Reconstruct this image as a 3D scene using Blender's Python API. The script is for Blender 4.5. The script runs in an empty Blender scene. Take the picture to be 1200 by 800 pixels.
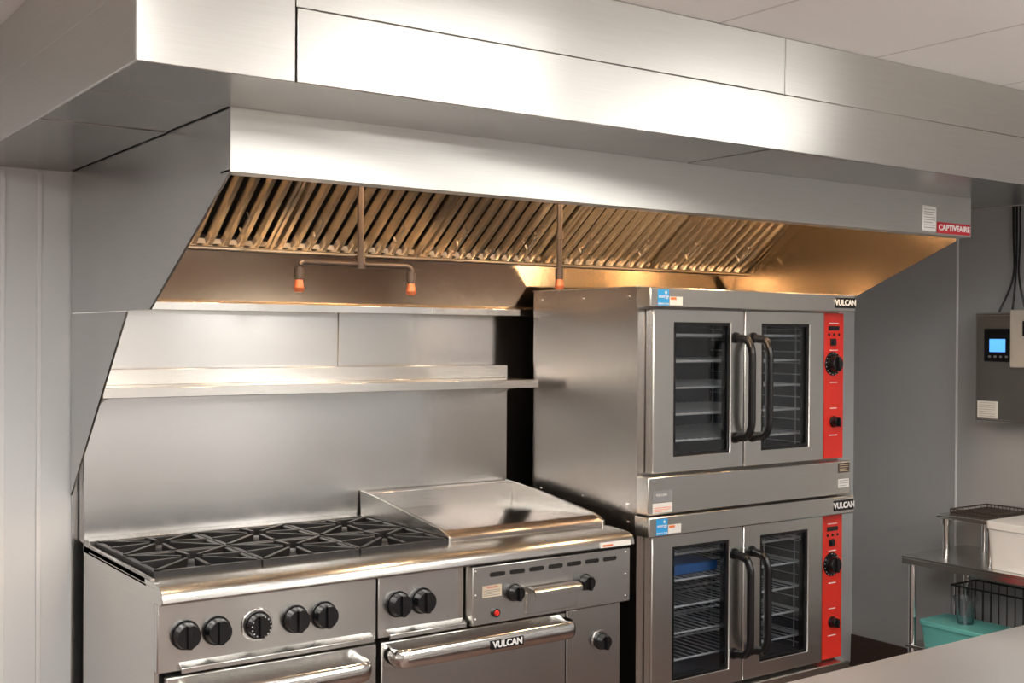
import bpy, bmesh, math
from mathutils import Vector, Matrix
C = bpy.context
COL = C.scene.collection
C.scene.view_settings.view_transform='Standard'

# ------------------------------------------------------------------ materials
def nt(name):
    m = bpy.data.materials.new(name); m.use_nodes = True
    n = m.node_tree; b = n.nodes.get("Principled BSDF")
    return m, n, b

def steel(name, col=(0.60,0.585,0.56), rough=0.3, aniso=0.75, var=0.04, mott=0.0, brush=0.05):
    m,n,b = nt(name)
    b.inputs['Metallic'].default_value = 1
    L = n.links
    tc = n.nodes.new('ShaderNodeTexCoord')
    n2 = n.nodes.new('ShaderNodeTexNoise'); n2.inputs['Scale'].default_value=1.6; n2.inputs['Detail'].default_value=1
    L.new(tc.outputs['Object'], n2.inputs['Vector'])
    mr = n.nodes.new('ShaderNodeMapRange'); mr.inputs[1].default_value=0.2; mr.inputs[2].default_value=0.8
    mr.inputs[3].default_value=max(0.05,rough-var/2); mr.inputs[4].default_value=rough+var/2
    L.new(n2.outputs[0], mr.inputs[0]); L.new(mr.outputs[0], b.inputs['Roughness'])
    cr = n.nodes.new('ShaderNodeMapRange'); cr.inputs[1].default_value=0.2; cr.inputs[2].default_value=0.8
    cr.inputs[3].default_value=0.97-mott; cr.inputs[4].default_value=1.03
    L.new(n2.outputs[0], cr.inputs[0])
    # fine brushing grain, stretched along the sheet
    mp = n.nodes.new('ShaderNodeMapping'); mp.inputs['Scale'].default_value=(6,6,420)
    L.new(tc.outputs['Object'], mp.inputs['Vector'])
    n3 = n.nodes.new('ShaderNodeTexNoise'); n3.inputs['Scale'].default_value=1; n3.inputs['Detail'].default_value=2
    L.new(mp.outputs[0], n3.inputs['Vector'])
    c3 = n.nodes.new('ShaderNodeMapRange'); c3.inputs[1].default_value=0.25; c3.inputs[2].default_value=0.75
    c3.inputs[3].default_value=1-brush; c3.inputs[4].default_value=1+brush*0.6
    L.new(n3.outputs[0], c3.inputs[0])
    mu = n.nodes.new('ShaderNodeMath'); mu.operation='MULTIPLY'
    L.new(cr.outputs[0], mu.inputs[0]); L.new(c3.outputs[0], mu.inputs[1])
    vm = n.nodes.new('ShaderNodeVectorMath'); vm.operation='SCALE'; vm.inputs[0].default_value=col
    L.new(mu.outputs[0], vm.inputs['Scale']); L.new(vm.outputs[0], b.inputs['Base Color'])
    if aniso>0:
        g = n.nodes.new('ShaderNodeNewGeometry')
        cx = n.nodes.new('ShaderNodeVectorMath'); cx.operation='CROSS_PRODUCT'
        cx.inputs[0].default_value=(0,0.03,1); L.new(g.outputs['Normal'], cx.inputs[1])
        nn = n.nodes.new('ShaderNodeVectorMath'); nn.operation='NORMALIZE'; L.new(cx.outputs[0], nn.inputs[0])
        L.new(nn.outputs[0], b.inputs['Tangent'])
        b.inputs['Anisotropic'].default_value=aniso
        b.inputs['Anisotropic Rotation'].default_value=0.25
    return m

def plain(name, col, rough=0.5, metal=0.0, noise=0.06, scale=12, spec=0.5, bump=0.0):
    m,n,b = nt(name)
    L=n.links
    tc = n.nodes.new('ShaderNodeTexCoord')
    no = n.nodes.new('ShaderNodeTexNoise'); no.inputs['Scale'].default_value=scale; no.inputs['Detail'].default_value=4
    L.new(tc.outputs['Object'], no.inputs['Vector'])
    mr = n.nodes.new('ShaderNodeMapRange'); mr.inputs[1].default_value=0.3; mr.inputs[2].default_value=0.7
    mr.inputs[3].default_value=1-noise; mr.inputs[4].default_value=1+noise
    L.new(no.outputs[0], mr.inputs[0])
    vm = n.nodes.new('ShaderNodeVectorMath'); vm.operation='SCALE'; vm.inputs[0].default_value=col
    L.new(mr.outputs[0], vm.inputs['Scale']); L.new(vm.outputs[0], b.inputs['Base Color'])
    b.inputs['Roughness'].default_value=rough; b.inputs['Metallic'].default_value=metal
    b.inputs['Specular IOR Level'].default_value=spec
    if bump>0:
        bp=n.nodes.new('ShaderNodeBump'); bp.inputs['Strength'].default_value=bump; bp.inputs['Distance'].default_value=0.002
        L.new(no.outputs[0], bp.inputs['Height']); L.new(bp.outputs[0], b.inputs['Normal'])
    return m

def emis(name, col, s):
    m,n,b = nt(name)
    b.inputs['Base Color'].default_value=(*col,1)
    b.inputs['Emission Color'].default_value=(*col,1); b.inputs['Emission Strength'].default_value=s
    return m

def glassy(name, tint=(0.75,0.78,0.8), refl=0.12, rough=0.03, fr_k=0.35):
    m=bpy.data.materials.new(name); m.use_nodes=True; n=m.node_tree; n.nodes.clear()
    o=n.nodes.new('ShaderNodeOutputMaterial'); t=n.nodes.new('ShaderNodeBsdfTransparent'); t.inputs[0].default_value=(*tint,1)
    g=n.nodes.new('ShaderNodeBsdfGlossy'); g.inputs['Roughness'].default_value=rough
    fr=n.nodes.new('ShaderNodeLayerWeight'); fr.inputs[0].default_value=0.2
    ad=n.nodes.new('ShaderNodeMath'); ad.operation='MULTIPLY_ADD'; ad.inputs[1].default_value=fr_k; ad.inputs[2].default_value=refl
    n.links.new(fr.outputs['Fresnel'], ad.inputs[0])
    mx=n.nodes.new('ShaderNodeMixShader'); n.links.new(ad.outputs[0], mx.inputs[0])
    n.links.new(t.outputs[0], mx.inputs[1]); n.links.new(g.outputs[0], mx.inputs[2]); n.links.new(mx.outputs[0], o.inputs[0])
    return m

STEEL = steel("brushed_stainless", col=(0.68,0.67,0.645), rough=0.23)
STEEL_HOOD = steel("hood_stainless", col=(0.70,0.69,0.66), rough=0.33, aniso=0.8, mott=0.0)
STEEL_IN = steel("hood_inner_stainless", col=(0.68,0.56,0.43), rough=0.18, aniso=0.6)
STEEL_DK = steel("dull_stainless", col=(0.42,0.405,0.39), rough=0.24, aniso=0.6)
STEEL_PANEL = steel("wall_stainless", col=(0.62,0.62,0.615), rough=0.22, aniso=0.7, mott=0.0)
STEEL_SIDE = steel("oven_side_stainless", col=(0.52,0.485,0.46), rough=0.20, aniso=0.8, mott=0.02)
POLISH = steel("polished_stainless", col=(0.80,0.79,0.77), rough=0.14, aniso=0, var=0.04, brush=0.0)
COUNTER = steel("worn_counter_stainless", col=(0.78,0.76,0.74), rough=0.42, aniso=0, var=0.15, mott=0.04, brush=0.0)
GRIDDLE = steel("griddle_plate_steel", col=(0.55,0.50,0.47), rough=0.20, aniso=0, var=0.06, mott=0.03, brush=0.0)
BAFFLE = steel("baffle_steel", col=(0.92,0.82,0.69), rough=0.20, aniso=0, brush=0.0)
PIPE = plain("aged_pipe", (0.13,0.10,0.085), 0.4, 0.8)
COPPER = plain("copper_cap", (0.75,0.22,0.10), 0.35, 0.5)
IRON = plain("cast_iron", (0.022,0.021,0.022), 0.45, 0.2, 0.2, 60, bump=0.3)
ENAMEL = plain("oven_enamel", (0.075,0.085,0.10), 0.35, 0.2)
CHROME = plain("rack_chrome", (0.85,0.85,0.85), 0.35, 0.5, 0.02)
BLACK = plain("black_plastic", (0.008,0.008,0.009), 0.22, 0, 0.05)
DARK = plain("gap_shade", (0.008,0.007,0.006), 0.7)  # near-black colour standing in for shade in gaps and openings
RED = plain("red_control_panel", (0.70,0.03,0.018), 0.35, 0, 0.03)
REDBADGE = plain("red_badge", (0.50,0.02,0.03), 0.4)
WHITE = plain("white_print", (0.85,0.85,0.83), 0.5, 0, 0.02)
LABELW = plain("label_paper", (0.78,0.76,0.72), 0.5, 0, 0.03)
BEIGE = plain("beige_label", (0.65,0.55,0.40), 0.5)
ORANGE = plain("orange_print", (0.85,0.22,0.06), 0.5)
BLUE = plain("blue_label", (0.03,0.33,0.72), 0.45)
PANBLUE = plain("blue_pan", (0.02,0.12,0.36), 0.4)
GREY = plain("grey_print", (0.25,0.25,0.26), 0.5)
WPLAST = plain("white_plastic", (0.82,0.82,0.81), 0.4, 0, 0.02)
TEAL = plain("teal_plastic", (0.14,0.48,0.46), 0.35, 0, 0.03)
CREAM = plain("cream_plastic", (0.50,0.46,0.40), 0.4)
GLASS = glassy("oven_glass", (0.88,0.90,0.92), 0.035)
CLEAR = glassy("clear_plastic", (0.86,0.9,0.92), 0.08, 0.08, 0.7)
SCREEN = emis("lcd_blue", (0.10,0.40,0.95), 1.2)
LAMP_A = emis("troffer_diffuser_dim", (1.0,0.98,0.94), 8.5)
LAMP_B = emis("troffer_diffuser", (1.0,0.98,0.94), 17.0)
BULB = emis("hood_bulb", (1.0,0.71,0.44), 120.0)
OFILL = emis("oven_fill_glow", (1.0,0.93,0.85), 6.0)  # added dim glow so the racks show inside the ovens
WALL = plain("painted_wall", (0.68,0.69,0.695), 0.5, 0, 0.02, 3, bump=0.05)
WALLR = plain("grey_wall", (0.39,0.39,0.39), 0.5, 0, 0.02, 3, bump=0.05)
WALLW = plain("white_wall", (0.70,0.69,0.665), 0.6, 0, 0.02, 3)
TRIMM = plain("wall_strip", (0.76,0.76,0.76), 0.4, 0, 0.02)
BASEB = plain("brown_cove_base", (0.05,0.025,0.018), 0.35)

def floor_mat():
    m,n,b=nt("quarry_tile"); L=n.links
    tc=n.nodes.new('ShaderNodeTexCoord'); br=n.nodes.new('ShaderNodeTexBrick')
    br.offset=0; br.inputs['Scale'].default_value=1; br.inputs['Brick Width'].default_value=0.15; br.inputs['Row Height'].default_value=0.15
    br.inputs['Mortar Size'].default_value=0.004
    br.inputs['Color1'].default_value=(0.13,0.075,0.06,1); br.inputs['Color2'].default_value=(0.16,0.09,0.07,1); br.inputs['Mortar'].default_value=(0.06,0.05,0.045,1)
    L.new(tc.outputs['Object'], br.inputs['Vector']); L.new(br.outputs['Color'], b.inputs['Base Color']); b.inputs['Roughness'].default_value=0.4
    return m
def ceil_mat():
    m,n,b=nt("ceiling_tiles"); L=n.links
    g=n.nodes.new('ShaderNodeNewGeometry'); s=n.nodes.new('ShaderNodeSeparateXYZ'); L.new(g.outputs['Position'], s.inputs[0])
    outs=[]
    for ax,off,per in (('X',2.08,0.6),('Y',0.2,1.2)):
        a=n.nodes.new('ShaderNodeMath'); a.operation='SUBTRACT'; L.new(s.outputs[ax],a.inputs[0]); a.inputs[1].default_value=off-12*per
        p=n.nodes.new('ShaderNodeMath'); p.operation='PINGPONG'; L.new(a.outputs[0],p.inputs[0]); p.inputs[1].default_value=per/2
        l=n.nodes.new('ShaderNodeMath'); l.operation='LESS_THAN'; L.new(p.outputs[0],l.inputs[0]); l.inputs[1].default_value=0.005
        outs.append(l)
    mx=n.nodes.new('ShaderNodeMath'); mx.operation='MAXIMUM'; L.new(outs[0].outputs[0],mx.inputs[0]); L.new(outs[1].outputs[0],mx.inputs[1])
    c=n.nodes.new('ShaderNodeMix'); c.data_type='RGBA'; L.new(mx.outputs[0],c.inputs[0])
    c.inputs[6].default_value=(0.90,0.88,0.86,1); c.inputs[7].default_value=(0.66,0.64,0.62,1)
    L.new(c.outputs[2], b.inputs['Base Color']); b.inputs['Roughness'].default_value=0.85
    return m
FLOORM=floor_mat(); CEILM=ceil_mat()

# ------------------------------------------------------------------ mesh helpers
def box(bm,x0,x1,y0,y1,z0,z1):
    v=[bm.verts.new((x,y,z)) for z in (z0,z1) for y in (y0,y1) for x in (x0,x1)]
    for f in ((0,2,3,1),(4,5,7,6),(0,1,5,4),(2,6,7,3),(0,4,6,2),(1,3,7,5)): bm.faces.new([v[i] for i in f])
def prism(bm, pts, vec):
    vec=Vector(vec); a=[bm.verts.new(p) for p in pts]; b=[bm.verts.new(Vector(p)+vec) for p in pts]
    bm.faces.new(a); bm.faces.new(b[::-1]); k=len(pts)
    for i in range(k): bm.faces.new((a[i],b[i],b[(i+1)%k],a[(i+1)%k]))
def prism_x(bm, yz, x0, x1): prism(bm,[(x0,y,z) for y,z in yz],(x1-x0,0,0))
def ring(bm,X0,X1,Z0,Z1,x0,x1,z0,z1,y0,y1):
    def q(a,b,c,d,y): return [bm.verts.new(p) for p in ((a,y,c),(b,y,c),(b,y,d),(a,y,d))]
    of,inf,ob,ib=q(X0,X1,Z0,Z1,y0),q(x0,x1,z0,z1,y0),q(X0,X1,Z0,Z1,y1),q(x0,x1,z0,z1,y1)
    for i in range(4):
        j=(i+1)%4
        bm.faces.new((of[i],of[j],inf[j],inf[i])); bm.faces.new((ob[i],ib[i],ib[j],ob[j]))
        bm.faces.new((of[i],ob[i],ob[j],of[j])); bm.faces.new((inf[i],inf[j],ib[j],ib[i]))
def sweep(bm, path, ra, rb=None, seg=12, up=(0,0,1), close=False):
    rb=ra if rb is None else rb
    P=[Vector(p) for p in path]; rings=[]; k=len(P); upv=Vector(up)
    for i,p in enumerate(P):
        if close: t=(P[(i+1)%k]-P[i-1])
        else: t=(P[min(i+1,k-1)]-P[max(i-1,0)])
        t.normalize()
        u=upv if abs(t.dot(upv))<0.95 else Vector((1,0,0)) if abs(t.x)<0.9 else Vector((0,1,0))
        s=t.cross(u).normalized(); w=s.cross(t).normalized()
        rings.append([bm.verts.new(p+s*math.cos(2*math.pi*j/seg)*ra+w*math.sin(2*math.pi*j/seg)*rb) for j in range(seg)])
    n=k if close else k-1
    for i in range(n):
        A,B=rings[i],rings[(i+1)%k]
        for j in range(seg): bm.faces.new((A[j],A[(j+1)%seg],B[(j+1)%seg],B[j]))
    if not close: bm.faces.new(rings[0][::-1]); bm.faces.new(rings[-1])
def cyl(bm,p0,p1,r0,r1=None,seg=24):
    r1=r0 if r1 is None else r1
    p0=Vector(p0);p1=Vector(p1);t=(p1-p0).normalized(); u=Vector((0,0,1)) if abs(t.z)<0.9 else Vector((1,0,0))
    s=t.cross(u).normalized(); w=s.cross(t)
    A=[bm.verts.new(p0+(s*math.cos(2*math.pi*j/seg)+w*math.sin(2*math.pi*j/seg))*r0) for j in range(seg)]
    B=[bm.verts.new(p1+(s*math.cos(2*math.pi*j/seg)+w*math.sin(2*math.pi*j/seg))*r1) for j in range(seg)]
    for j in range(seg): bm.faces.new((A[j],A[(j+1)%seg],B[(j+1)%seg],B[j]))
    bm.faces.new(A[::-1]); bm.faces.new(B)
def lathe(bm, c, prof, seg=32):
    rings=[[bm.verts.new((c[0]+r*math.cos(2*math.pi*j/seg),c[1]+r*math.sin(2*math.pi*j/seg),c[2]+z)) for j in range(seg)] for r,z in prof]
    for A,B in zip(rings,rings[1:]):
        for j in range(seg): bm.faces.new((A[j],A[(j+1)%seg],B[(j+1)%seg],B[j]))
    bm.faces.new(rings[0][::-1]); bm.faces.new(rings[-1])
def arc(path, n=6, r=0.03):
    P=[Vector(p) for p in path]; out=[P[0]]
    for i in range(1,len(P)-1):
        a=(P[i-1]-P[i]); b=(P[i+1]-P[i]); rr=min(r,a.length*0.49,b.length*0.49)
        A=P[i]+a.normalized()*rr; B=P[i]+b.normalized()*rr
        for k in range(n+1):
            t=k/n; out.append(A*(1-t)**2+P[i]*2*t*(1-t)+B*t*t)
    out.append(P[-1]); return out

def wloc(o):
    v=Vector(o.location)
    p=o.parent
    while p: v=v+Vector(p.location); p=p.parent
    return v
def finish(name, bm, mat, parent=None, bevel=0.0, **props):
    bmesh.ops.recalc_face_normals(bm, faces=bm.faces)
    for e in bm.edges:
        if len(e.link_faces)==2 and e.calc_face_angle(0)>math.radians(38): e.smooth=False
    for f in bm.faces: f.smooth=True
    xs=[v.co for v in bm.verts]
    c=Vector([(min(p[i] for p in xs)+max(p[i] for p in xs))/2 for i in range(3)])
    if parent is None: c.z=min(p.z for p in xs)
    bmesh.ops.translate(bm, verts=bm.verts, vec=-c)
    me=bpy.data.meshes.new(name); bm.to_mesh(me); bm.free()
    o=bpy.data.objects.new(name, me); me.materials.append(mat); COL.objects.link(o)
    if parent: o.parent=parent; o.location=c-wloc(parent)
    else: o.location=c
    if bevel>0:
        b=o.modifiers.new("bevel",'BEVEL'); b.width=bevel; b.segments=2; b.limit_method='ANGLE'; b.angle_limit=math.radians(40)
    for k,v in props.items(): o[k]=v
    return o
def M(name, fn, mat, parent=None, bevel=0.0, **props):
    bm=bmesh.new(); fn(bm); return finish(name,bm,mat,parent,bevel,**props)
def B(name, x0,x1,y0,y1,z0,z1, mat, parent=None, bevel=0.002, **props):
    return M(name, lambda bm: box(bm,x0,x1,y0,y1,z0,z1), mat, parent, bevel, **props)
def thing(name, loc, label, category, **props):
    e=bpy.data.objects.new(name,None); e.location=loc; e.empty_display_size=0.1; COL.objects.link(e)
    e["label"]=label; e["category"]=category
    for k,v in props.items(): e[k]=v
    return e
def text(name, s, size, loc, mat, parent, face='-Y', ext=0.0008, sx=1.0, bold=0.0):
    cu=bpy.data.curves.new("t",'FONT'); cu.body=s; cu.size=size; cu.extrude=ext; cu.align_x='CENTER'; cu.align_y='CENTER'; cu.offset=bold
    t=bpy.data.objects.new("t",cu); COL.objects.link(t)
    dg=C.evaluated_depsgraph_get(); me=bpy.data.meshes.new_from_object(t.evaluated_get(dg))
    bpy.data.objects.remove(t)
    R=Matrix.Rotation(math.radians(90),4,'X')
    if face=='-X': R=Matrix.Rotation(math.radians(-90),4,'Z')@R
    me.transform(R@Matrix.Diagonal((sx,1,1,1)))
    me.materials.clear(); me.materials.append(mat)
    o=bpy.data.objects.new(name,me); COL.objects.link(o); o.parent=parent; o.location=Vector(loc)-wloc(parent)
    return o

XR=4.55; YB=3.62; ZC=2.318; XL=-2.6; YF=-2.8
# ------------------------------------------------------------------ room
S=dict(kind="structure")
B("floor",XL,XR,YF,YB,-0.1,0,FLOORM,None,0,**S)
B("ceiling",XL,XR,YF,YB,ZC,ZC+0.1,CEILM,None,0,**S)
B("wall_back",XL,XR,YB,YB+0.1,0,ZC,WALL,None,0,**S)
B("wall_right",XR,XR+0.1,YF,YB,0,ZC,WALLR,None,0,**S)
B("wall_left",XL-0.1,XL,YF,YB,0,ZC,WALLW,None,0,**S)
B("wall_front",XL,XR,YF-0.1,YF,0,ZC,WALLW,None,0,**S)
def cove(bm): prism(bm,[(XR,YF,0),(XR-0.03,YF,0),(XR-0.012,YF,0.02),(XR-0.008,YF,0.145),(XR,YF,0.145)],(0,YB-YF,0))
M("baseboard_right",cove,BASEB,None,0,**S)
B("baseboard_back",XL,0.94,YB-0.01,YB,0,0.145,BASEB,None,0,**S)
B("trim_1",0.855,0.868,YB-0.006,YB,0.145,2.02,TRIMM,None,0.001,**S)
B("trim_2",0.755,0.768,YB-0.006,YB,0.145,2.02,TRIMM,None,0.001,**S)
B("trim_3",XR-0.004,XR,3.064,3.074,0.145,ZC,TRIMM,None,0.001,**S)

# ceiling lights, all out of view; extra ones added to spread the light
for i,(lx,ly) in enumerate(((-0.92,0.2),(0.28,0.2),(1.48,0.2),(2.68,0.2),(-0.32,-2.2),(1.48,-2.2),(3.28,-2.2))):
    t=thing("ceiling_light",(lx+0.3,ly+0.6,ZC-0.06),"white fluorescent ceiling light, out of view, lens lowered to light the ceiling","light",group="ceiling panel lights")
    B("light_frame",lx,lx+0.6,ly,ly+1.2,ZC-0.012,ZC-0.0005,WPLAST,t,0.002)
    B("diffuser",lx+0.03,lx+0.57,ly+0.03,ly+1.17,ZC-0.065,ZC-0.013,LAMP_A if i in (2,3) else LAMP_B,t,0.01)  # lens box lowered so its sides brighten the ceiling

# stainless wall panels
for a,b_ in ((0.955,1.830),(1.833,2.70),(2.703,3.60)):
    B("wall_panel",a,b_,YB-0.008,YB-0.001,0.0,1.63,STEEL_PANEL,None,0.001,label="flat stainless steel sheet covering the wall behind the cooking line",category="wall panel",group="stainless wall panels")

# ------------------------------------------------------------------ enclosure above hood
ZS=2.027; YS=2.062
enc=thing("hood_enclosure",(2.3,2.8,ZS),"stainless steel enclosure box running along ceiling above the hood","hood enclosure")
B("corner_panel",0.651,0.953,YS,YS+0.006,ZS,ZC-0.001,STEEL_HOOD,enc)
B("lower_front_panel",0.956,3.93,YS-0.002,YS+0.006,ZS,2.169,STEEL_HOOD,enc)
B("upper_front_panel",0.956,2.314,YS+0.003,YS+0.008,2.171,ZC-0.001,STEEL_HOOD,enc)
B("upper_front_panel",2.316,3.93,YS+0.003,YS+0.008,2.171,ZC-0.001,STEEL_HOOD,enc)
B("side_panel",0.651,0.657,YS+0.006,YB-0.001,ZS,2.169,STEEL_HOOD,enc)
B("side_panel",0.654,0.659,YS+0.006,YB-0.001,2.171,ZC-0.001,STEEL_HOOD,enc)
B("side_panel",3.924,3.93,YS+0.008,YB-0.001,ZS,ZC-0.001,STEEL_HOOD,enc)
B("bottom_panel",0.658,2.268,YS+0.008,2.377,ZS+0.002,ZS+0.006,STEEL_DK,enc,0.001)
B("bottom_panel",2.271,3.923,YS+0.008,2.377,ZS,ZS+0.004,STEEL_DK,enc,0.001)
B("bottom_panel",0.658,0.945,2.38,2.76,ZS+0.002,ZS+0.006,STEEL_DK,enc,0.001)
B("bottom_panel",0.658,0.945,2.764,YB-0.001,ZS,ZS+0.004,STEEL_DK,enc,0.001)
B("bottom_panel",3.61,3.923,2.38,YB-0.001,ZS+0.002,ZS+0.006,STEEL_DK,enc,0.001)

# ------------------------------------------------------------------ hood
HX0,HX1,HY=0.951,3.60,2.379
hood=thing("exhaust_hood",(2.28,3.0,1.62),"long stainless steel wall canopy exhaust hood over the range and ovens","exhaust hood")
M("front_panel",lambda bm: prism_x(bm,[(HY,1.893),(HY,2.30),(HY+0.004,2.30),(HY+0.004,1.899),(HY+0.05,1.899),(HY+0.05,1.915),(HY+0.053,1.915),(HY+0.053,1.893)],HX0,HX1),STEEL_HOOD,hood,0.001)
M("end_panel",lambda bm: prism(bm,[(HX0,HY+0.004,1.893),(HX0,2.899,1.609),(HX0,YB-0.01,1.609),(HX0,YB-0.01,2.30),(HX0,HY+0.004,2.30)],(0.006,0,0)),STEEL_PANEL,hood)
M("side_skirt",lambda bm: prism(bm,[(HX0,3.083,1.606),(HX0,YB-0.01,1.067),(HX0,YB-0.01,1.606)],(0.006,0,0)),STEEL_PANEL,hood)
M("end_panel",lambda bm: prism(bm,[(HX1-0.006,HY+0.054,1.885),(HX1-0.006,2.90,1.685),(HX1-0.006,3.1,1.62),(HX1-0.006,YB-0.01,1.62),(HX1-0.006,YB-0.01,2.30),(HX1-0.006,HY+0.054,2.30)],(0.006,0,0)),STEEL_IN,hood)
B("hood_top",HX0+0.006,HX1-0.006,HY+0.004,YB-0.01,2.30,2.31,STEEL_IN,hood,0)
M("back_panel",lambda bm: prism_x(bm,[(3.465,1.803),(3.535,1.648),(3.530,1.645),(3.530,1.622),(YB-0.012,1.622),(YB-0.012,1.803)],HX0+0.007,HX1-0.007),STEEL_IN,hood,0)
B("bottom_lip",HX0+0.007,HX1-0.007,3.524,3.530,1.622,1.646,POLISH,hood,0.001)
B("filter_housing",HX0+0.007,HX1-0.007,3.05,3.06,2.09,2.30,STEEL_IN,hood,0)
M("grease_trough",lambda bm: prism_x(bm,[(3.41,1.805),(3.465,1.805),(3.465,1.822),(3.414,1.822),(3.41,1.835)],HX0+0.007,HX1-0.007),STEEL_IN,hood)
p0=Vector((0,3.436,1.828)); p1=Vector((0,3.07,2.10)); d=(p1-p0); Ln=d.length; d.normalize(); nrm=Vector((0,-d.z,d.y)).normalized()
if nrm.z>0: nrm=-nrm
FW=(HX1-HX0-0.02)/5
def filt(bm,x0,x1):
    def bar(xa,xb,s0,s1,t0,t1):
        pts=[]
        for s,t in ((s0,t0),(s1,t0),(s1,t1),(s0,t1)):
            q=p0+d*s+nrm*t; pts.append((xa,q.y,q.z))
        prism(bm,pts,(xb-xa,0,0))
    bar(x0,x0+0.012,0,Ln,0,0.03); bar(x1-0.012,x1,0,Ln,0,0.03); bar(x0+0.012,x1-0.012,0,0.016,0,0.03); bar(x0+0.012,x1-0.012,Ln-0.016,Ln,0,0.03)
    n=10; w=(x1-x0-0.024)/n
    for k in range(n):
        c=x0+0.012+w*(k+0.5); hw=w*0.31
        a=p0+d*0.016; L=Ln-0.032
        prof=[(-hw,0.010),(-hw*0.45,0.029),(hw*0.45,0.029),(hw,0.010),(hw*0.88,0.008),(hw*0.36,0.025),(-hw*0.36,0.025),(-hw*0.88,0.008)]
        prism(bm,[(c+px,(a+nrm*t).y,(a+nrm*t).z) for px,t in prof],tuple(d*L))
    for k in range(n-1):
        c=x0+0.012+w*(k+1); hw=w*0.10; a=p0+d*0.016; L=Ln-0.032
        prof=[(-hw,-0.006),(hw,-0.006),(hw,-0.010),(-hw,-0.010)]
        prism(bm,[(c+px,(a+nrm*t).y,(a+nrm*t).z) for px,t in prof],tuple(d*L))
for i in range(5):
    x0=HX0+0.01+FW*i
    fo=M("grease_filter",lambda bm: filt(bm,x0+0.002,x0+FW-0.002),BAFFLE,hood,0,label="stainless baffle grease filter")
    for hx in (x0+0.12,x0+FW-0.12):
        q=p0+d*0.10+nrm*0.027; q2=p0+d*0.10+nrm*0.05; q3=p0+d*0.17+nrm*0.05; q4=p0+d*0.17+nrm*0.027
        M("filter_handle",lambda bm: sweep(bm,[(hx,q.y,q.z),(hx,q2.y,q2.z),(hx,q3.y,q3.z),(hx,q4.y,q4.z)],0.004,seg=6),POLISH,fo)
def backing(bm):
    a=p0-nrm*0.03; b_=p1-nrm*0.03
    prism_x(bm,[(a.y,a.z),(b_.y,b_.z),(b_.y+0.004,b_.z+0.004),(a.y+0.004,a.z+0.004)],HX0+0.007,HX1-0.007)
M("plenum_shade",backing,DARK,hood)  # dark sheet painted as the shade seen between the baffles
for lx in (1.35,2.30,3.25):
    M("hood_lamp",lambda bm: lathe(bm,(lx,2.66,2.19),[(0.012,0.0),(0.035,0.008),(0.045,0.03),(0.045,0.075),(0.05,0.109)],20),BULB,hood,label="warm glowing jar lamp")
B("badge",3.409,3.592,HY-0.003,HY,1.899,1.936,REDBADGE,hood,0.001)
text("lettering","CAPTIVEAIRE",0.0265,(3.5005,HY-0.0035,1.9175),WHITE,hood,bold=0.0006,sx=1.12)
B("notice_label",3.33,3.402,HY-0.002,HY,1.903,1.985,LABELW,hood,0.0005)
def lines(bm,x0,x1,y,z0,z1,n,h=0.0016):
    for k in range(n):
        z=z1-(z1-z0)*(k+0.5)/n; e=x1-(x1-x0)*(0.25 if k%3==2 else 0.02)
        box(bm,x0,e,y-0.0006,y,z-h,z+h)
M("notice_print",lambda bm:lines(bm,3.337,3.396,HY-0.002,1.91,1.978,8,0.0009),GREY,hood)

# fire suppression piping
def pipe_thing(path, drops, up, label):
    t=thing("fire_suppression_pipe",(path[0][0],path[0][1],path[0][2]),label,"pipe")
    def f(bm):
        sweep(bm,arc(path,6,0.02),0.009,seg=12)
        for (x,y,z0,z1) in up: cyl(bm,(x,y,z0),(x,y,z1),0.009,seg=12); cyl(bm,(x,y,z0-0.012),(x,y,z0+0.025),0.015,seg=12)
        for p in (path[0],path[-1]): cyl(bm,(p[0],p[1],p[2]+0.005),(p[0],p[1],p[2]+0.032),0.0145,seg=12)
    M("pipe",f,PIPE,t)
    for (x,y,z) in drops:
        M("nozzle",lambda bm:(cyl(bm,(x,y,z+0.0),(x,y,z-0.022),0.011,0.014,16),cyl(bm,(x,y,z-0.022),(x,y,z-0.034),0.017,0.012,16)),COPPER,t,label="copper coloured nozzle with cap")
Yp=2.99
pipe_thing([(1.395,Yp,1.70),(1.395,Yp,1.750),(1.752,Yp,1.750),(1.752,Yp,1.70)],[(1.395,Yp,1.70),(1.752,Yp,1.70)],[(1.585,Yp,1.750,2.295)],"brown steel fire suppression pipe with two copper nozzles under hood")
t=thing("fire_suppression_pipe",(2.30,Yp,1.70),"single brown steel drop pipe with copper nozzle under hood","pipe")
M("pipe",lambda bm:(cyl(bm,(2.30,Yp,1.735),(2.30,Yp,2.295),0.009,seg=12),cyl(bm,(2.30,Yp,1.73),(2.30,Yp,1.765),0.0135,seg=12),cyl(bm,(2.30,Yp,1.86),(2.30,Yp,1.885),0.013,seg=12)),PIPE,t)
M("nozzle",lambda bm:(cyl(bm,(2.30,Yp,1.735),(2.30,Yp,1.71),0.011,0.014,16),cyl(bm,(2.30,Yp,1.71),(2.30,Yp,1.698),0.017,0.012,16)),COPPER,t,label="copper coloured nozzle with cap")

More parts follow.
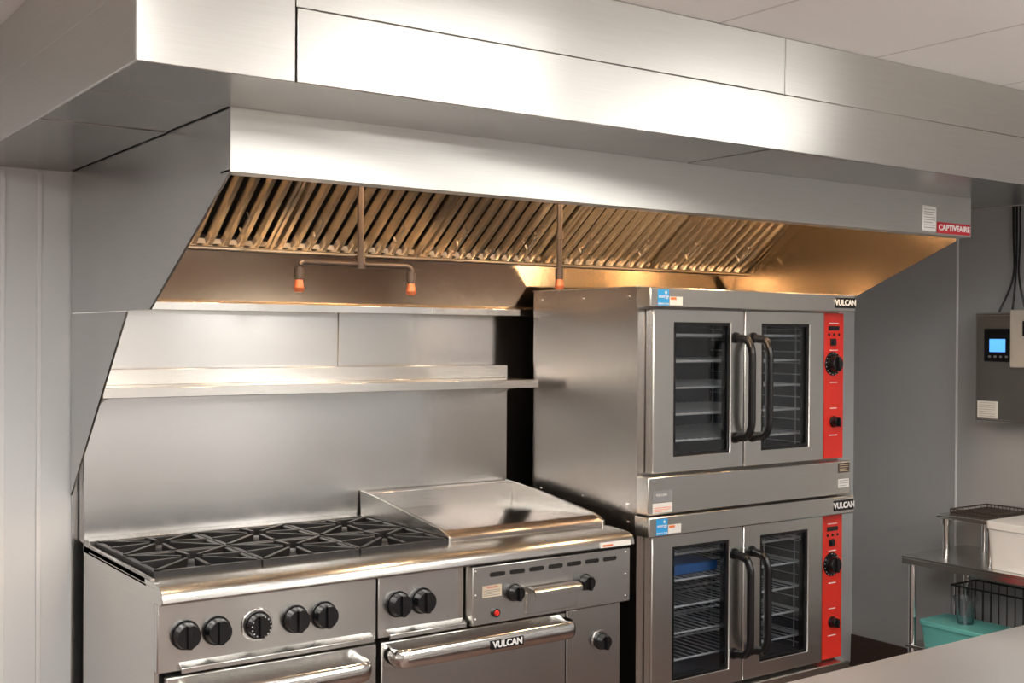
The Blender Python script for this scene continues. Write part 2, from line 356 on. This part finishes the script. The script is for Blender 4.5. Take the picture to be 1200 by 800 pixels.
# ------------------------------------------------------------------ range
RX0,RX1=0.974,2.498
rg=thing("gas_range",((RX0+RX1)/2,3.2,0),"wide stainless steel gas range with six burners, griddle and two ovens","range")
def rbody(bm):
    box(bm,RX0,RX0+0.012,2.92,3.55,0.13,0.925)
    box(bm,RX1-0.012,RX1,2.92,3.55,0.13,0.925)
    box(bm,RX0+0.012,RX1-0.012,3.535,3.55,0.13,0.925)
    box(bm,RX0+0.012,RX1-0.012,2.92,3.535,0.13,0.15)
    box(bm,RX0+0.012,RX1-0.012,2.93,3.535,0.90,0.912)
M("body",rbody,STEEL,rg)
B("door_gap_shade",RX0+0.013,RX1-0.013,2.93,2.95,0.15,0.90,DARK,rg,0)  # dark sheet painted as the shade between doors and panels
for x,y in ((RX0+0.06,2.98),(RX1-0.06,2.98),(RX0+0.06,3.48),(RX1-0.06,3.48),(1.735,2.98)):
    M("leg",lambda bm: lathe(bm,(x,y,0),[(0.028,0),(0.028,0.02),(0.018,0.03),(0.024,0.13)],16),POLISH,rg)
M("front_rail",lambda bm: prism_x(bm,[(2.985,0.926),(2.885,0.922),(2.862,0.914),(2.852,0.900),(2.850,0.884),(2.868,0.876),(2.91,0.876),(2.91,0.912),(2.985,0.912)],RX0-0.004,RX1+0.006),STEEL,rg,0.002,label="rounded stainless landing ledge")
B("control_panel",RX0,1.592,2.898,2.925,0.700,0.875,STEEL,rg,0.003)
B("control_panel",1.598,1.883,2.898,2.925,0.700,0.875,STEEL,rg,0.003)
M("panel_ledge",lambda bm: prism_x(bm,[(2.898,0.722),(2.875,0.712),(2.875,0.698),(2.92,0.698),(2.92,0.722)],RX0+0.055,1.575),STEEL,rg,0.002)
M("panel_ledge",lambda bm: prism_x(bm,[(2.898,0.722),(2.875,0.712),(2.875,0.698),(2.92,0.698),(2.92,0.722)],1.625,1.88),STEEL,rg,0.002)
def knob(bm,x,y,z,r=0.037,l=0.034):
    cyl(bm,(x,y,z),(x,y-0.006,z),r*1.02,r*1.02,28); cyl(bm,(x,y-0.006,z),(x,y-l,z),r*0.92,r*0.82,28)
    prism(bm,[(x-r*0.16,y-l,z-r*0.8),(x+r*0.16,y-l,z-r*0.8),(x+r*0.16,y-l,z+r*0.8),(x-r*0.16,y-l,z+r*0.8)],(0,-0.009,0))
for kx in (1.045,1.127,1.345,1.429,1.660,1.739):
    M("knob",lambda bm: knob(bm,kx,2.898,0.79),BLACK,rg,0.001,label="black round burner knob")
M("knob_bezel",lambda bm: cyl(bm,(1.237,2.898,0.79),(1.237,2.893,0.79),0.044,0.042,32),POLISH,rg,0.001)
M("knob",lambda bm: knob(bm,1.237,2.893,0.79,0.036,0.028),BLACK,rg,0.001,label="black oven thermostat dial")
def ticks(bm,x,y,z,r):
    for k in range(14):
        a=math.radians(30+k*300/13-240); cx,cz=x+r*math.cos(a),z+r*math.sin(a); box(bm,cx-0.0012,cx+0.0012,y-0.0008,y,cz-0.0012,cz+0.0012)
M("dial_marks",lambda bm: ticks(bm,1.237,2.8645,0.79,0.026),WHITE,rg)
def top(bm):
    box(bm,RX0,1.885,2.985,3.50,0.905,0.912)
    box(bm,RX0,RX0+0.012,2.95,3.50,0.912,0.930)
    box(bm,RX0,1.885,3.495,3.555,0.905,0.945)
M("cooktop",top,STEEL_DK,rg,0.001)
B("burner_tray",RX0+0.014,1.883,2.987,3.493,0.9125,0.9145,IRON,rg,0)
gx=[0.990+0.2965*i for i in range(4)]; gy=[2.975,3.235,3.495]
def grate(bm,x0,x1,y0,y1):
    z0,z1=0.925,0.945; w=0.008
    cx,cy=(x0+x1)/2,(y0+y1)/2
    for a in ((x0,x1,y0,y0+2*w),(x0,x1,y1-2*w,y1),(x0,x0+2*w,y0+2*w,y1-2*w),(x1-2*w,x1,y0+2*w,y1-2*w)): box(bm,*a,z0-0.008,z1-0.004)
    def bar(ax,ay,bx,by,hw=0.0075):
        v=Vector((bx-ax,by-ay,0)); s=Vector((-v.y,v.x,0)).normalized()*hw
        A=Vector((ax,ay,0)); Bv=Vector((bx,by,0))
        pts=[A+s,A-s,Bv-s*0.7,Bv+s*0.7]
        lo=[bm.verts.new((p.x,p.y,z0-0.006 )) for p in pts]; hi=[bm.verts.new((p.x,p.y,z1 if i<2 else z1+0.003)) for i,p in enumerate(pts)]
        bm.faces.new(lo[::-1]); bm.faces.new(hi)
        for i in range(4): bm.faces.new((lo[i],lo[(i+1)%4],hi[(i+1)%4],hi[i]))
    W,H=(x1-x0)/2-w,(y1-y0)/2-w; q=math.atan2(H,W)
    for ang in (0,q,math.pi/2,math.pi-q,math.pi,math.pi+q,1.5*math.pi,-q):
        ux,uy=math.cos(ang),math.sin(ang); t=min(W/abs(ux) if abs(ux)>1e-6 else 9, H/abs(uy) if abs(uy)>1e-6 else 9)
        r=0.030
        bar(cx+ux*t,cy+uy*t,cx+ux*r,cy+uy*r)
    for px in (x0+w,x1-w):
        for py in (y0+w,y1-w): cyl(bm,(px,py,0.9146),(px,py,z0),0.006,seg=8)
for i in range(3):
    for j in range(2):
        x0,x1,y0,y1=gx[i]+0.002,gx[i+1]-0.002,gy[j]+0.002,gy[j+1]-0.002
        M("grate",lambda bm: grate(bm,x0,x1,y0,y1),IRON,rg,0.0015,label="black cast iron burner grate")
        cx,cy=(x0+x1)/2,(y0+y1)/2
        M("burner",lambda bm: lathe(bm,(cx,cy,0.9146),[(0.055,0),(0.055,0.006),(0.038,0.009),(0.036,0.016),(0.028,0.019)],24),IRON,rg,0)
# griddle
GX0,GX1=1.885,2.494
def gsplash(bm):
    for x0,x1 in ((GX0,GX0+0.012),(GX1-0.012,GX1)):
        prism(bm,[(x0,2.985,0.912),(x0,3.545,0.912),(x0,3.545,1.022),(x0,3.46,1.017),(x0,3.03,0.962),(x0,2.985,0.944)],(x1-x0,0,0))
    box(bm,GX0+0.012,GX1-0.012,3.50,3.545,0.912,1.018)
M("griddle_splash",gsplash,STEEL,rg,0.002)
M("griddle_plate",lambda bm: prism_x(bm,[(3.012,0.913),(3.498,0.913),(3.498,0.957),(3.035,0.957),(3.028,0.955),(3.012,0.936)],GX0+0.013,GX1-0.013),GRIDDLE,rg,0)
B("griddle_trough",GX0+0.013,GX1-0.013,2.986,3.011,0.913,0.930,STEEL_DK,rg,0.001)
B("griddle_control_box",1.887,2.492,2.858,2.925,0.702,0.874,STEEL,rg,0.003)
def slot(bm,x):
    L=0.021; z=0.846; r=0.0065
    pts=[]
    for j in range(9):
        a=math.radians(90+180*j/8); pts.append((x-L+r*math.cos(a),2.857,z+r*math.sin(a)))
    for j in range(9):
        a=math.radians(-90+180*j/8); pts.append((x+L+r*math.cos(a),2.857,z+r*math.sin(a)))
    prism(bm,pts,(0,0.0008,0))
for k in range(7): M("vent_slot",lambda bm: slot(bm,1.975+k*0.072),DARK,rg)
for kx,kz in ((2.034,0.785),(2.304,0.785)): 
    M("knob",lambda bm: knob(bm,kx,2.858,kz,0.026,0.03),BLACK,rg,0.001,label="small black griddle knob")
B("grease_drawer",2.075,2.268,2.849,2.858,0.715,0.778,STEEL,rg,0.002)
M("drawer_handle",lambda bm: prism_x(bm,[(2.849,0.795),(2.822,0.794),(2.812,0.786),(2.812,0.774),(2.816,0.774),(2.817,0.784),(2.824,0.789),(2.849,0.790)],2.082,2.262),STEEL,rg,0.001)
M("indicator_light",lambda bm: (cyl(bm,(1.968,2.858,0.733),(1.968,2.850,0.733),0.013,seg=16)),BLACK,rg)
M("indicator_lens",lambda bm: (cyl(bm,(1.968,2.850,0.733),(1.968,2.844,0.733),0.009,0.006,16)),RED,rg)
B("rating_label",1.922,1.990,2.8565,2.858,0.781,0.815,BEIGE,rg,0)
M("label_print",lambda bm:lines(bm,1.925,1.985,2.8565,0.784,0.804,4,0.001),GREY,rg)
text("lettering","VULCAN",0.010,(1.956,2.8562,0.810),REDBADGE,rg,ext=0.0003)
for x in (1.90,2.475):
    for z in (0.72,0.79,0.86): M("screw",lambda bm: cyl(bm,(x,2.858,z),(x,2.855,z),0.0035,seg=10),POLISH,rg)
M("caution_label",lambda bm: prism_x(bm,[(2.8514,0.901),(2.8485,0.885),(2.8468,0.885),(2.8496,0.901)],2.36,2.485),LABELW,rg)
B("caution_label_print",2.37,2.41,2.8462,2.8472,0.888,0.894,ORANGE,rg,0)
# oven doors
dl=B("oven_door",RX0+0.02,1.588,2.888,2.93,0.17,0.690,STEEL,rg,0.004)
d1=B("oven_door",1.603,2.256,2.888,2.93,0.17,0.690,STEEL,rg,0.004)
def dhandle(bm,x0,x1,z):
    p=arc([(x0,2.892,z),(x0,2.815,z),(x1,2.815,z),(x1,2.892,z)],8,0.05)
    sweep(bm,p,0.012,0.026,18)
M("door_handle",lambda bm: dhandle(bm,1.620,2.240,0.655),POLISH,d1)
M("door_handle",lambda bm: dhandle(bm,1.045,1.535,0.640),POLISH,dl)
B("door_badge",1.915,2.03,2.7990,2.803,0.643,0.669,BLACK,d1,0.001)
text("lettering","VULCAN",0.026,(1.9725,2.7983,0.656),WHITE,d1,bold=0.0008,sx=1.02)
B("side_access_panel",2.268,2.488,2.900,2.93,0.17,0.690,STEEL,rg,0.003)
M("knob_bezel",lambda bm: cyl(bm,(2.405,2.900,0.578),(2.405,2.896,0.578),0.034,0.033,28),POLISH,rg)
M("knob",lambda bm: knob(bm,2.405,2.896,0.578,0.027,0.028),BLACK,rg,0.001,label="black oven thermostat knob")
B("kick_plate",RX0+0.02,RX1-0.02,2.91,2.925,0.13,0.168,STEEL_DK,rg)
# backguard + shelf
B("backguard",RX0,RX1,3.557,3.600,0.93,1.365,STEEL_PANEL,rg,0.003)
sh=M("shelf",lambda bm: prism_x(bm,[(3.365,1.365),(3.365,1.394),(3.556,1.394),(3.557,1.442),(3.598,1.442),(3.598,1.366),(3.557,1.366),(3.557,1.386),(3.371,1.386),(3.371,1.365)],RX0+0.0,RX1+0.0),STEEL,rg,0.0015)
for bx in (RX0+0.03,RX1-0.055):
    M("shelf_bracket",lambda bm: prism(bm,[(bx,3.557,1.385),(bx,3.42,1.385),(bx,3.42,1.370),(bx,3.557,1.335)],(0.012,0,0)),STEEL,sh,0.001)

# ------------------------------------------------------------------ convection ovens
OX0,OX1=2.56,3.562
def oven(zb, lower):
    zt=zb+0.744
    lab=("lower stainless convection oven with red control panel, standing on legs" if lower
         else "upper stainless convection oven with red control panel, stacked on another")
    o=thing("convection_oven",((OX0+OX1)/2,3.2,0 if lower else zb),lab,"oven",group="stacked convection ovens")
    zd0,zd1=zb+0.132,zt-0.068
    cx0,cx1,cz0,cz1=2.655,3.405,zb+0.165,zt-0.10
    def body(bm):
        box(bm,OX0,cx0,2.905,3.48,zb+0.001,zt-0.001); box(bm,cx1,OX1,2.905,3.48,zb+0.001,zt-0.001)
        box(bm,cx0,cx1,2.905,3.48,cz1,zt-0.001); box(bm,cx0,cx1,2.905,3.48,zb+0.001,cz0); box(bm,cx0,cx1,3.44,3.48,cz0,cz1)
    M("body",body,STEEL_SIDE,o,0)
    def liner(bm):
        t=0.004
        box(bm,cx0,cx0+t,2.906,3.44,cz0,cz1); box(bm,cx1-t,cx1,2.906,3.44,cz0,cz1)
        box(bm,cx0+t,cx1-t,2.906,3.44,cz0,cz0+t); box(bm,cx0+t,cx1-t,2.906,3.44,cz1-t,cz1); box(bm,cx0+t,cx1-t,3.43,3.44,cz0+t,cz1-t)
    M("oven_cavity",liner,ENAMEL,o)
    M("fan_cover",lambda bm: cyl(bm,(3.03,3.429,(cz0+cz1)/2),(3.03,3.42,(cz0+cz1)/2),0.17,0.16,40),STEEL_DK,o)
    M("oven_fill_lamp",lambda bm: cyl(bm,(2.70,3.0,cz1-0.005),(2.70,3.0,cz1-0.02),0.03,0.02,16),OFILL,o)  # added lamp, brightens the cavity behind the door windows
    B("top_trim",2.548,3.566,2.832,2.904,zt-0.066,zt-0.001,STEEL,o,0.004)
    B("bottom_trim",2.555,3.562,2.845,2.904,zb+0.004,zb+0.127,STEEL,o,0.004)
    for x0,x1,wx0,wx1,hx in ((2.592,3.013,2.686,2.948,2.972),(3.018,3.432,3.104,3.352,3.058)):
        dr=M("door",lambda bm: ring(bm,x0,x1,zd0+0.003,zd1-0.002,wx0,wx1,zd0+0.055,zd1-0.045,2.866,2.903),STEEL,o,0.003)
        M("window_gasket",lambda bm: ring(bm,wx0,wx1,zd0+0.055,zd1-0.045,wx0+0.010,wx1-0.010,zd0+0.065,zd1-0.055,2.869,2.900),BLACK,dr,0.001)
        B("window",wx0+0.010,wx1-0.010,2.876,2.880,zd0+0.065,zd1-0.055,GLASS,dr,0)
        def hd(bm):
            za,zc=zd0+0.120,zd1-0.110
            sweep(bm,arc([(hx,2.868,zc+0.015),(hx,2.806,zc+0.008),(hx,2.788,zc-0.03),(hx,2.788,za+0.03),(hx,2.806,za-0.008),(hx,2.868,za-0.015)],6,0.018),0.015,0.011,14,up=(1,0,0))
            for z in (zc+0.015,za-0.015): cyl(bm,(hx,2.868,z),(hx,2.858,z),0.020,0.018,18)
        M("door_handle",hd,BLACK,dr,label="black curved vertical handle")
    nr=5
    for k in range(nr):
        z=cz0+0.065+k*(cz1-cz0-0.12)/(nr-1)
        def rk(bm):
            x0,x1,y0,y1=cx0+0.012,cx1-0.012,2.935,3.41
            for p in (((x0,y0,z),(x1,y0,z)),((x0,y1,z),(x1,y1,z)),((x0,y0,z),(x0,y1,z)),((x1,y0,z),(x1,y1,z)),((x0,(y0+y1)/2,z-0.004),(x1,(y0+y1)/2,z-0.004))): cyl(bm,p[0],p[1],0.004,seg=6)
            for j in range(1,22): 
                xx=x0+(x1-x0)*j/22; cyl(bm,(xx,y0,z+0.004),(xx,y1,z+0.004),0.0018,seg=5)
        M("rack",rk,CHROME,o,0,label="chrome wire oven rack")
    for x in (cx0+0.008,cx1-0.008):
        def guides(bm):
            for y in (2.97,3.12,3.27,3.40): cyl(bm,(x,y,cz0+0.01),(x,y,cz1-0.01),0.0025,seg=5)
            for k in range(11): 
                z=cz0+0.03+k*(cz1-cz0-0.06)/10; cyl(bm,(x,2.95,z),(x,3.41,z),0.0022,seg=5)
        M("rack_guide",guides,CHROME,o,0)
    cp=B("control_panel",3.449,3.556,2.878,2.904,zd0+0.004,zd1-0.002,RED,o,0.002,label="red vertical control panel")
    yk=2.878
    M("dial",lambda bm:(cyl(bm,(3.494,yk,zd0+0.355),(3.494,yk-0.004,zd0+0.355),0.044,0.044,32),knob(bm,3.494,yk-0.004,zd0+0.355,0.033,0.024)),BLACK,cp,0.001)
    M("dial_marks",lambda bm: ticks(bm,3.494,yk-0.004,zd0+0.355,0.0395),WHITE,cp)
    M("switch",lambda bm: (box(bm,3.480,3.508,yk-0.006,yk,zd0+0.422,zd0+0.448),box(bm,3.486,3.502,yk-0.012,yk-0.006,zd0+0.428,zd0+0.440)),BLACK,cp,0.001)
    M("knob",lambda bm: knob(bm,3.500,yk,zd0+0.140,0.021,0.026),BLACK,cp,0.001)
    for dx in (-0.028,0.0,0.028): M("indicator",lambda bm: cyl(bm,(3.500+dx,yk,zd0+0.463),(3.500+dx,yk-0.003,zd0+0.463),0.005,seg=10),BLACK,cp)
    B("display",3.470,3.53,yk-0.0015,yk,zd0+0.478,zd0+0.494,BLACK,cp,0)
    for z,w in ((0.285,0.02),(0.405,0.022),(0.19,0.018),(0.09,0.022),(0.505,0.026)):
        B("panel_print",3.500-w,3.500+w,yk-0.0008,yk,zd0+z-0.0014,zd0+z+0.0014,WHITE,cp,0)
    B("badge",3.452,3.560,2.829,2.833,zt-0.052,zt-0.014,BLACK,o,0.001)
    text("lettering","VULCAN",0.030,(3.505,2.8284,zt-0.033),WPLAST,o,bold=0.0008,sx=0.98)
    B("efficiency_sticker",2.580,2.628,2.8305,2.832,zt-0.060,zt-0.008,BLUE,o,0)
    text("lettering","ENERGY STAR",0.0075,(2.604,2.830,zt-0.054),WHITE,o,ext=0.0003)
    text("lettering","energy",0.016,(2.604,2.830,zt-0.030),WHITE,o,ext=0.0003)
    M("sticker_star",lambda bm: prism(bm,[(2.614+0.007*(1 if k%2==0 else 0.45)*math.sin(math.pi*k/5),2.8298,zt-0.017+0.007*(1 if k%2==0 else 0.45)*math.cos(math.pi*k/5)) for k in range(10)],(0,0.0006,0)),WHITE,o)
    B("warning_sticker",2.632,2.688,2.8305,2.832,zt-0.058,zt-0.030,LABELW,o,0)
    B("warning_sticker_band",2.634,2.660,2.8300,2.8306,zt-0.040,zt-0.032,ORANGE,o,0)
    if not lower:
        B("warning_sticker",2.575,2.66,2.8435,2.845,zb+0.045,zb+0.082,GREY,o,0)
        B("warning_sticker",2.575,2.66,2.8435,2.845,zb+0.010,zb+0.042,LABELW,o,0)
        M("sticker_print",lambda bm:(lines(bm,2.58,2.655,2.8435,zb+0.012,zb+0.030,3,0.001)),ORANGE,o)
        text("lettering","VULCAN",0.012,(2.612,2.843,zb+0.068),WHITE,o,ext=0.0003)
        B("rating_plate",3.49,3.55,2.8435,2.845,zb+0.085,zb+0.120,BASEB,o,0)
        M("rating_print",lambda bm:(lines(bm,3.495,3.545,2.8435,zb+0.088,zb+0.117,4,0.001)),BEIGE,o)
        B("rating_plate",3.49,3.55,2.8435,2.845,zb+0.030,zb+0.062,LABELW,o,0)
        M("rating_print",lambda bm:(lines(bm,3.495,3.545,2.8435,zb+0.033,zb+0.060,3,0.001)),GREY,o)
    for y in (2.95,3.19,3.43):
        for z in (zb+0.03,zt-0.03): M("bolt",lambda bm: cyl(bm,(OX0,y,z),(OX0-0.004,y,z),0.006,0.005,10),POLISH,o)
    if lower:
        for x in (OX0+0.06,OX1-0.06):
            for y in (2.97,3.42):
                M("leg",lambda bm: lathe(bm,(x,y,0),[(0.03,0),(0.03,0.02),(0.02,0.035),(0.028,zb)],18),POLISH,o)
        zr=cz0+0.065+3*(cz1-cz0-0.12)/4+0.006
        B("pan",2.72,3.0,2.97,3.36,zr,zr+0.035,PANBLUE,o,0.006,label="blue pan resting on an oven rack")
    else:
        M("top_flange",lambda bm:(box(bm,OX0-0.006,OX1,2.905,3.48,zt,zt+0.004)),STEEL,o,0.001)
    return o
oven(0.966,False); oven(0.222,True)

# ------------------------------------------------------------------ control box on right wall
cb=thing("wall_control_box",(4.48,2.65,1.206),"stainless electrical control box with small blue screen on grey wall","control box")
B("enclosure",4.41,XR-0.001,2.43,2.89,1.206,1.655,STEEL,cb,0.004)
B("box_door",4.402,4.409,2.44,2.88,1.216,1.645,STEEL,cb,0.002)
B("display_bezel",4.396,4.402,2.712,2.842,1.455,1.590,BLACK,cb,0.003)
B("display",4.3945,4.396,2.745,2.815,1.495,1.548,SCREEN,cb,0)
for y in (2.735,2.76,2.785,2.81): B("button",4.394,4.396,y,y+0.010,1.472,1.480,GREY,cb,0)
B("notice_label",4.4005,4.402,2.78,2.872,1.222,1.292,LABELW,cb,0)
def nl(bm):
    for k in range(7): 
        z=1.285-k*0.009; box(bm,4.3999,4.4005,2.79,2.862,z-0.0007,z+0.0007)
M("notice_print",nl,GREY,cb)
B("switch_module",4.33,4.400,2.45,2.685,1.435,1.665,CREAM,cb,0.004)
B("switch_module_screen",4.327,4.33,2.50,2.63,1.56,1.62,BLACK,cb,0.002)
cab=thing("electrical_conduit",(4.5,2.75,1.655),"thin black cables looping down the wall into control box","cable")
for i,(y0,y1,sx) in enumerate(((2.80,2.84,0.0),(2.785,2.78,0.02),(2.77,2.72,0.03))):
    M("cable",lambda bm: sweep(bm,arc([(XR-0.02,y0,2.31),(XR-0.02,y0-0.005,1.95),(XR-0.03-sx,y0-0.02,1.80),(XR-0.05,y1,1.66)],6,0.08),0.0045,seg=8),BLACK,cab)
M("conduit",lambda bm: sweep(bm,[(XR-0.05,2.66,1.66),(XR-0.05,2.66,2.31)],0.012,seg=12),CHROME,cab,label="metal conduit")

# ------------------------------------------------------------------ side table
tb=thing("work_table",(4.32,2.4,0),"narrow stainless work table with undershelf against grey wall","table")
TX0,TX1,TY0,TY1=4.10,4.535,1.95,3.015
def ttop(bm):
    box(bm,TX0,TX1,TY0,TY1,0.650,0.660); box(bm,TX0,TX0+0.004,TY0,TY1,0.625,0.650); box(bm,TX1-0.004,TX1,TY0,TY1,0.625,0.650)
    box(bm,TX0+0.004,TX1-0.004,TY0,TY0+0.004,0.625,0.650); box(bm,TX0+0.004,TX1-0.004,TY1-0.004,TY1,0.625,0.650)
M("table_top",ttop,STEEL,tb,0.002)
for x in (TX0+0.03,TX1-0.03):
    for y in (TY0+0.03,TY1-0.03):
        M("leg",lambda bm:(cyl(bm,(x,y,0.03),(x,y,0.65),0.016,seg=16),cyl(bm,(x,y,0),(x,y,0.04),0.012,0.022,16)),POLISH,tb)
B("undershelf",TX0+0.01,TX1-0.005,TY0+0.02,TY1-0.012,0.285,0.298,STEEL,tb,0.002)
rs=thing("raised_rack",(4.37,2.8,0.66),"small raised stainless shelf with chrome posts standing on table","shelf")
B("shelf_top",4.205,4.535,2.675,2.93,0.815,0.832,STEEL,rs,0.006)
for x in (4.235,4.505):
    for y in (2.70,2.90):
        M("post",lambda bm:(cyl(bm,(x,y,0.6605),(x,y,0.815),0.015,seg=16),cyl(bm,(x,y,0.79),(x,y,0.812),0.022,seg=16)),POLISH,rs)
def wr(bm,x0,x1,y0,y1,z0,z1,nx,ny,hr=0.003,wr_=0.0018,sides=4):
    for z in (z0,z1):
        for a,b_ in (((x0,y0,z),(x1,y0,z)),((x1,y0,z),(x1,y1,z)),((x1,y1,z),(x0,y1,z)),((x0,y1,z),(x0,y0,z))): cyl(bm,a,b_,hr,seg=6)
    for i in range(nx+1):
        x=x0+(x1-x0)*i/nx
        cyl(bm,(x,y0,z0),(x,y1,z0),wr_,seg=5)
        for y in (y0,y1): cyl(bm,(x,y,z0),(x,y,z1),wr_,seg=5)
    for j in range(ny+1):
        y=y0+(y1-y0)*j/ny
        cyl(bm,(x0,y,z0),(x1,y,z0),wr_,seg=5)
        for x in (x0,x1): cyl(bm,(x,y,z0),(x,y,z1),wr_,seg=5)
M("wire_rack",lambda bm: wr(bm,4.26,4.52,2.69,2.90,0.836,0.850,6,12),PIPE,None,0,label="low dark wire rack lying on raised stainless shelf",category="wire rack")
def rbox(bm,x0,x1,y0,y1,z0,z1,r=0.02,tp=0.01):
    rings=[]
    for z,ins in ((z0,tp),(z0+(z1-z0)*0.5,tp/2),(z1,0)):
        ps=[]
        for cx,cy,a0 in ((x1-r-ins,y1-r-ins,0),(x0+r+ins,y1-r-ins,90),(x0+r+ins,y0+r+ins,180),(x1-r-ins,y0+r+ins,270)):
            for k in range(5):
                a=math.radians(a0+90*k/4); ps.append(bm.verts.new((cx+r*math.cos(a),cy+r*math.sin(a),z)))
        rings.append(ps)
    for A,Bq in zip(rings,rings[1:]):
        for j in range(len(A)): bm.faces.new((A[j],A[(j+1)%len(A)],Bq[(j+1)%len(A)],Bq[j]))
    bm.faces.new(rings[0][::-1]); bm.faces.new(rings[-1])
wc=thing("storage_bin",(4.27,2.5,0.6605),"white plastic rectangular tub with lid on stainless table","storage bin")
M("bin_body",lambda bm: rbox(bm,4.13,4.42,2.36,2.655,0.661,0.815,0.025),WPLAST,wc)
M("lid",lambda bm: rbox(bm,4.124,4.426,2.354,2.661,0.8155,0.845,0.03,0),WPLAST,wc,0.003)
tc_=thing("storage_bin",(4.22,2.8,0.299),"teal plastic storage tub with lid on table undershelf","storage bin")
M("bin_body",lambda bm: rbox(bm,4.125,4.315,2.60,2.95,0.2985,0.385,0.025),TEAL,tc_)
M("lid",lambda bm: rbox(bm,4.119,4.321,2.594,2.956,0.3855,0.405,0.03,0),TEAL,tc_,0.003)
def cup(bm):
    lathe(bm,(4.22,2.80,0.4055),[(0.030,0),(0.045,0.10),(0.049,0.10),(0.049,0.106),(0.043,0.106),(0.028,0.004)],28)
M("clear_container",cup,CLEAR,None,0,label="clear plastic tapered container standing on teal tub lid",category="container")
M("wire_basket",lambda bm: wr(bm,4.345,4.520,2.30,2.95,0.302,0.52,6,18,0.004,0.0022),IRON,None,0,label="black wire basket on undershelf beside teal tub",category="basket")

# ------------------------------------------------------------------ foreground counter
ct=thing("prep_counter",(2.9,1.1,0),"worn stainless steel prep counter facing the cooking line","counter")
B("counter_top",1.66,3.95,0.75,1.512,0.862,0.900,COUNTER,ct,0.006)
for x in (1.74,3.87):
    for y in (0.82,1.44): M("leg",lambda bm:(cyl(bm,(x,y,0.03),(x,y,0.862),0.02,seg=16),cyl(bm,(x,y,0),(x,y,0.05),0.014,0.026,16)),POLISH,ct)
B("undershelf",1.72,3.89,0.80,1.46,0.25,0.262,STEEL_DK,ct,0.002)

# ------------------------------------------------------------------ camera
f=1380.0; th=math.atan2(0.5777,0.8163)
cd=bpy.data.cameras.new("camera"); cam=bpy.data.objects.new("camera",cd); COL.objects.link(cam)
cd.sensor_width=36; cd.lens=f/1200*36; cd.clip_start=0.05
R=Matrix.Rotation(-th,4,'Z')@Matrix.Rotation(math.radians(90-0.29),4,'X')@Matrix.Rotation(math.radians(0.35),4,'Z')
cam.matrix_world=Matrix.Translation((0,0,1.55))@R
C.scene.camera=cam
w=bpy.data.worlds.new("world"); C.scene.world=w; w.use_nodes=True
w.node_tree.nodes["Background"].inputs[0].default_value=(0.8,0.8,0.8,1); w.node_tree.nodes["Background"].inputs[1].default_value=0.3
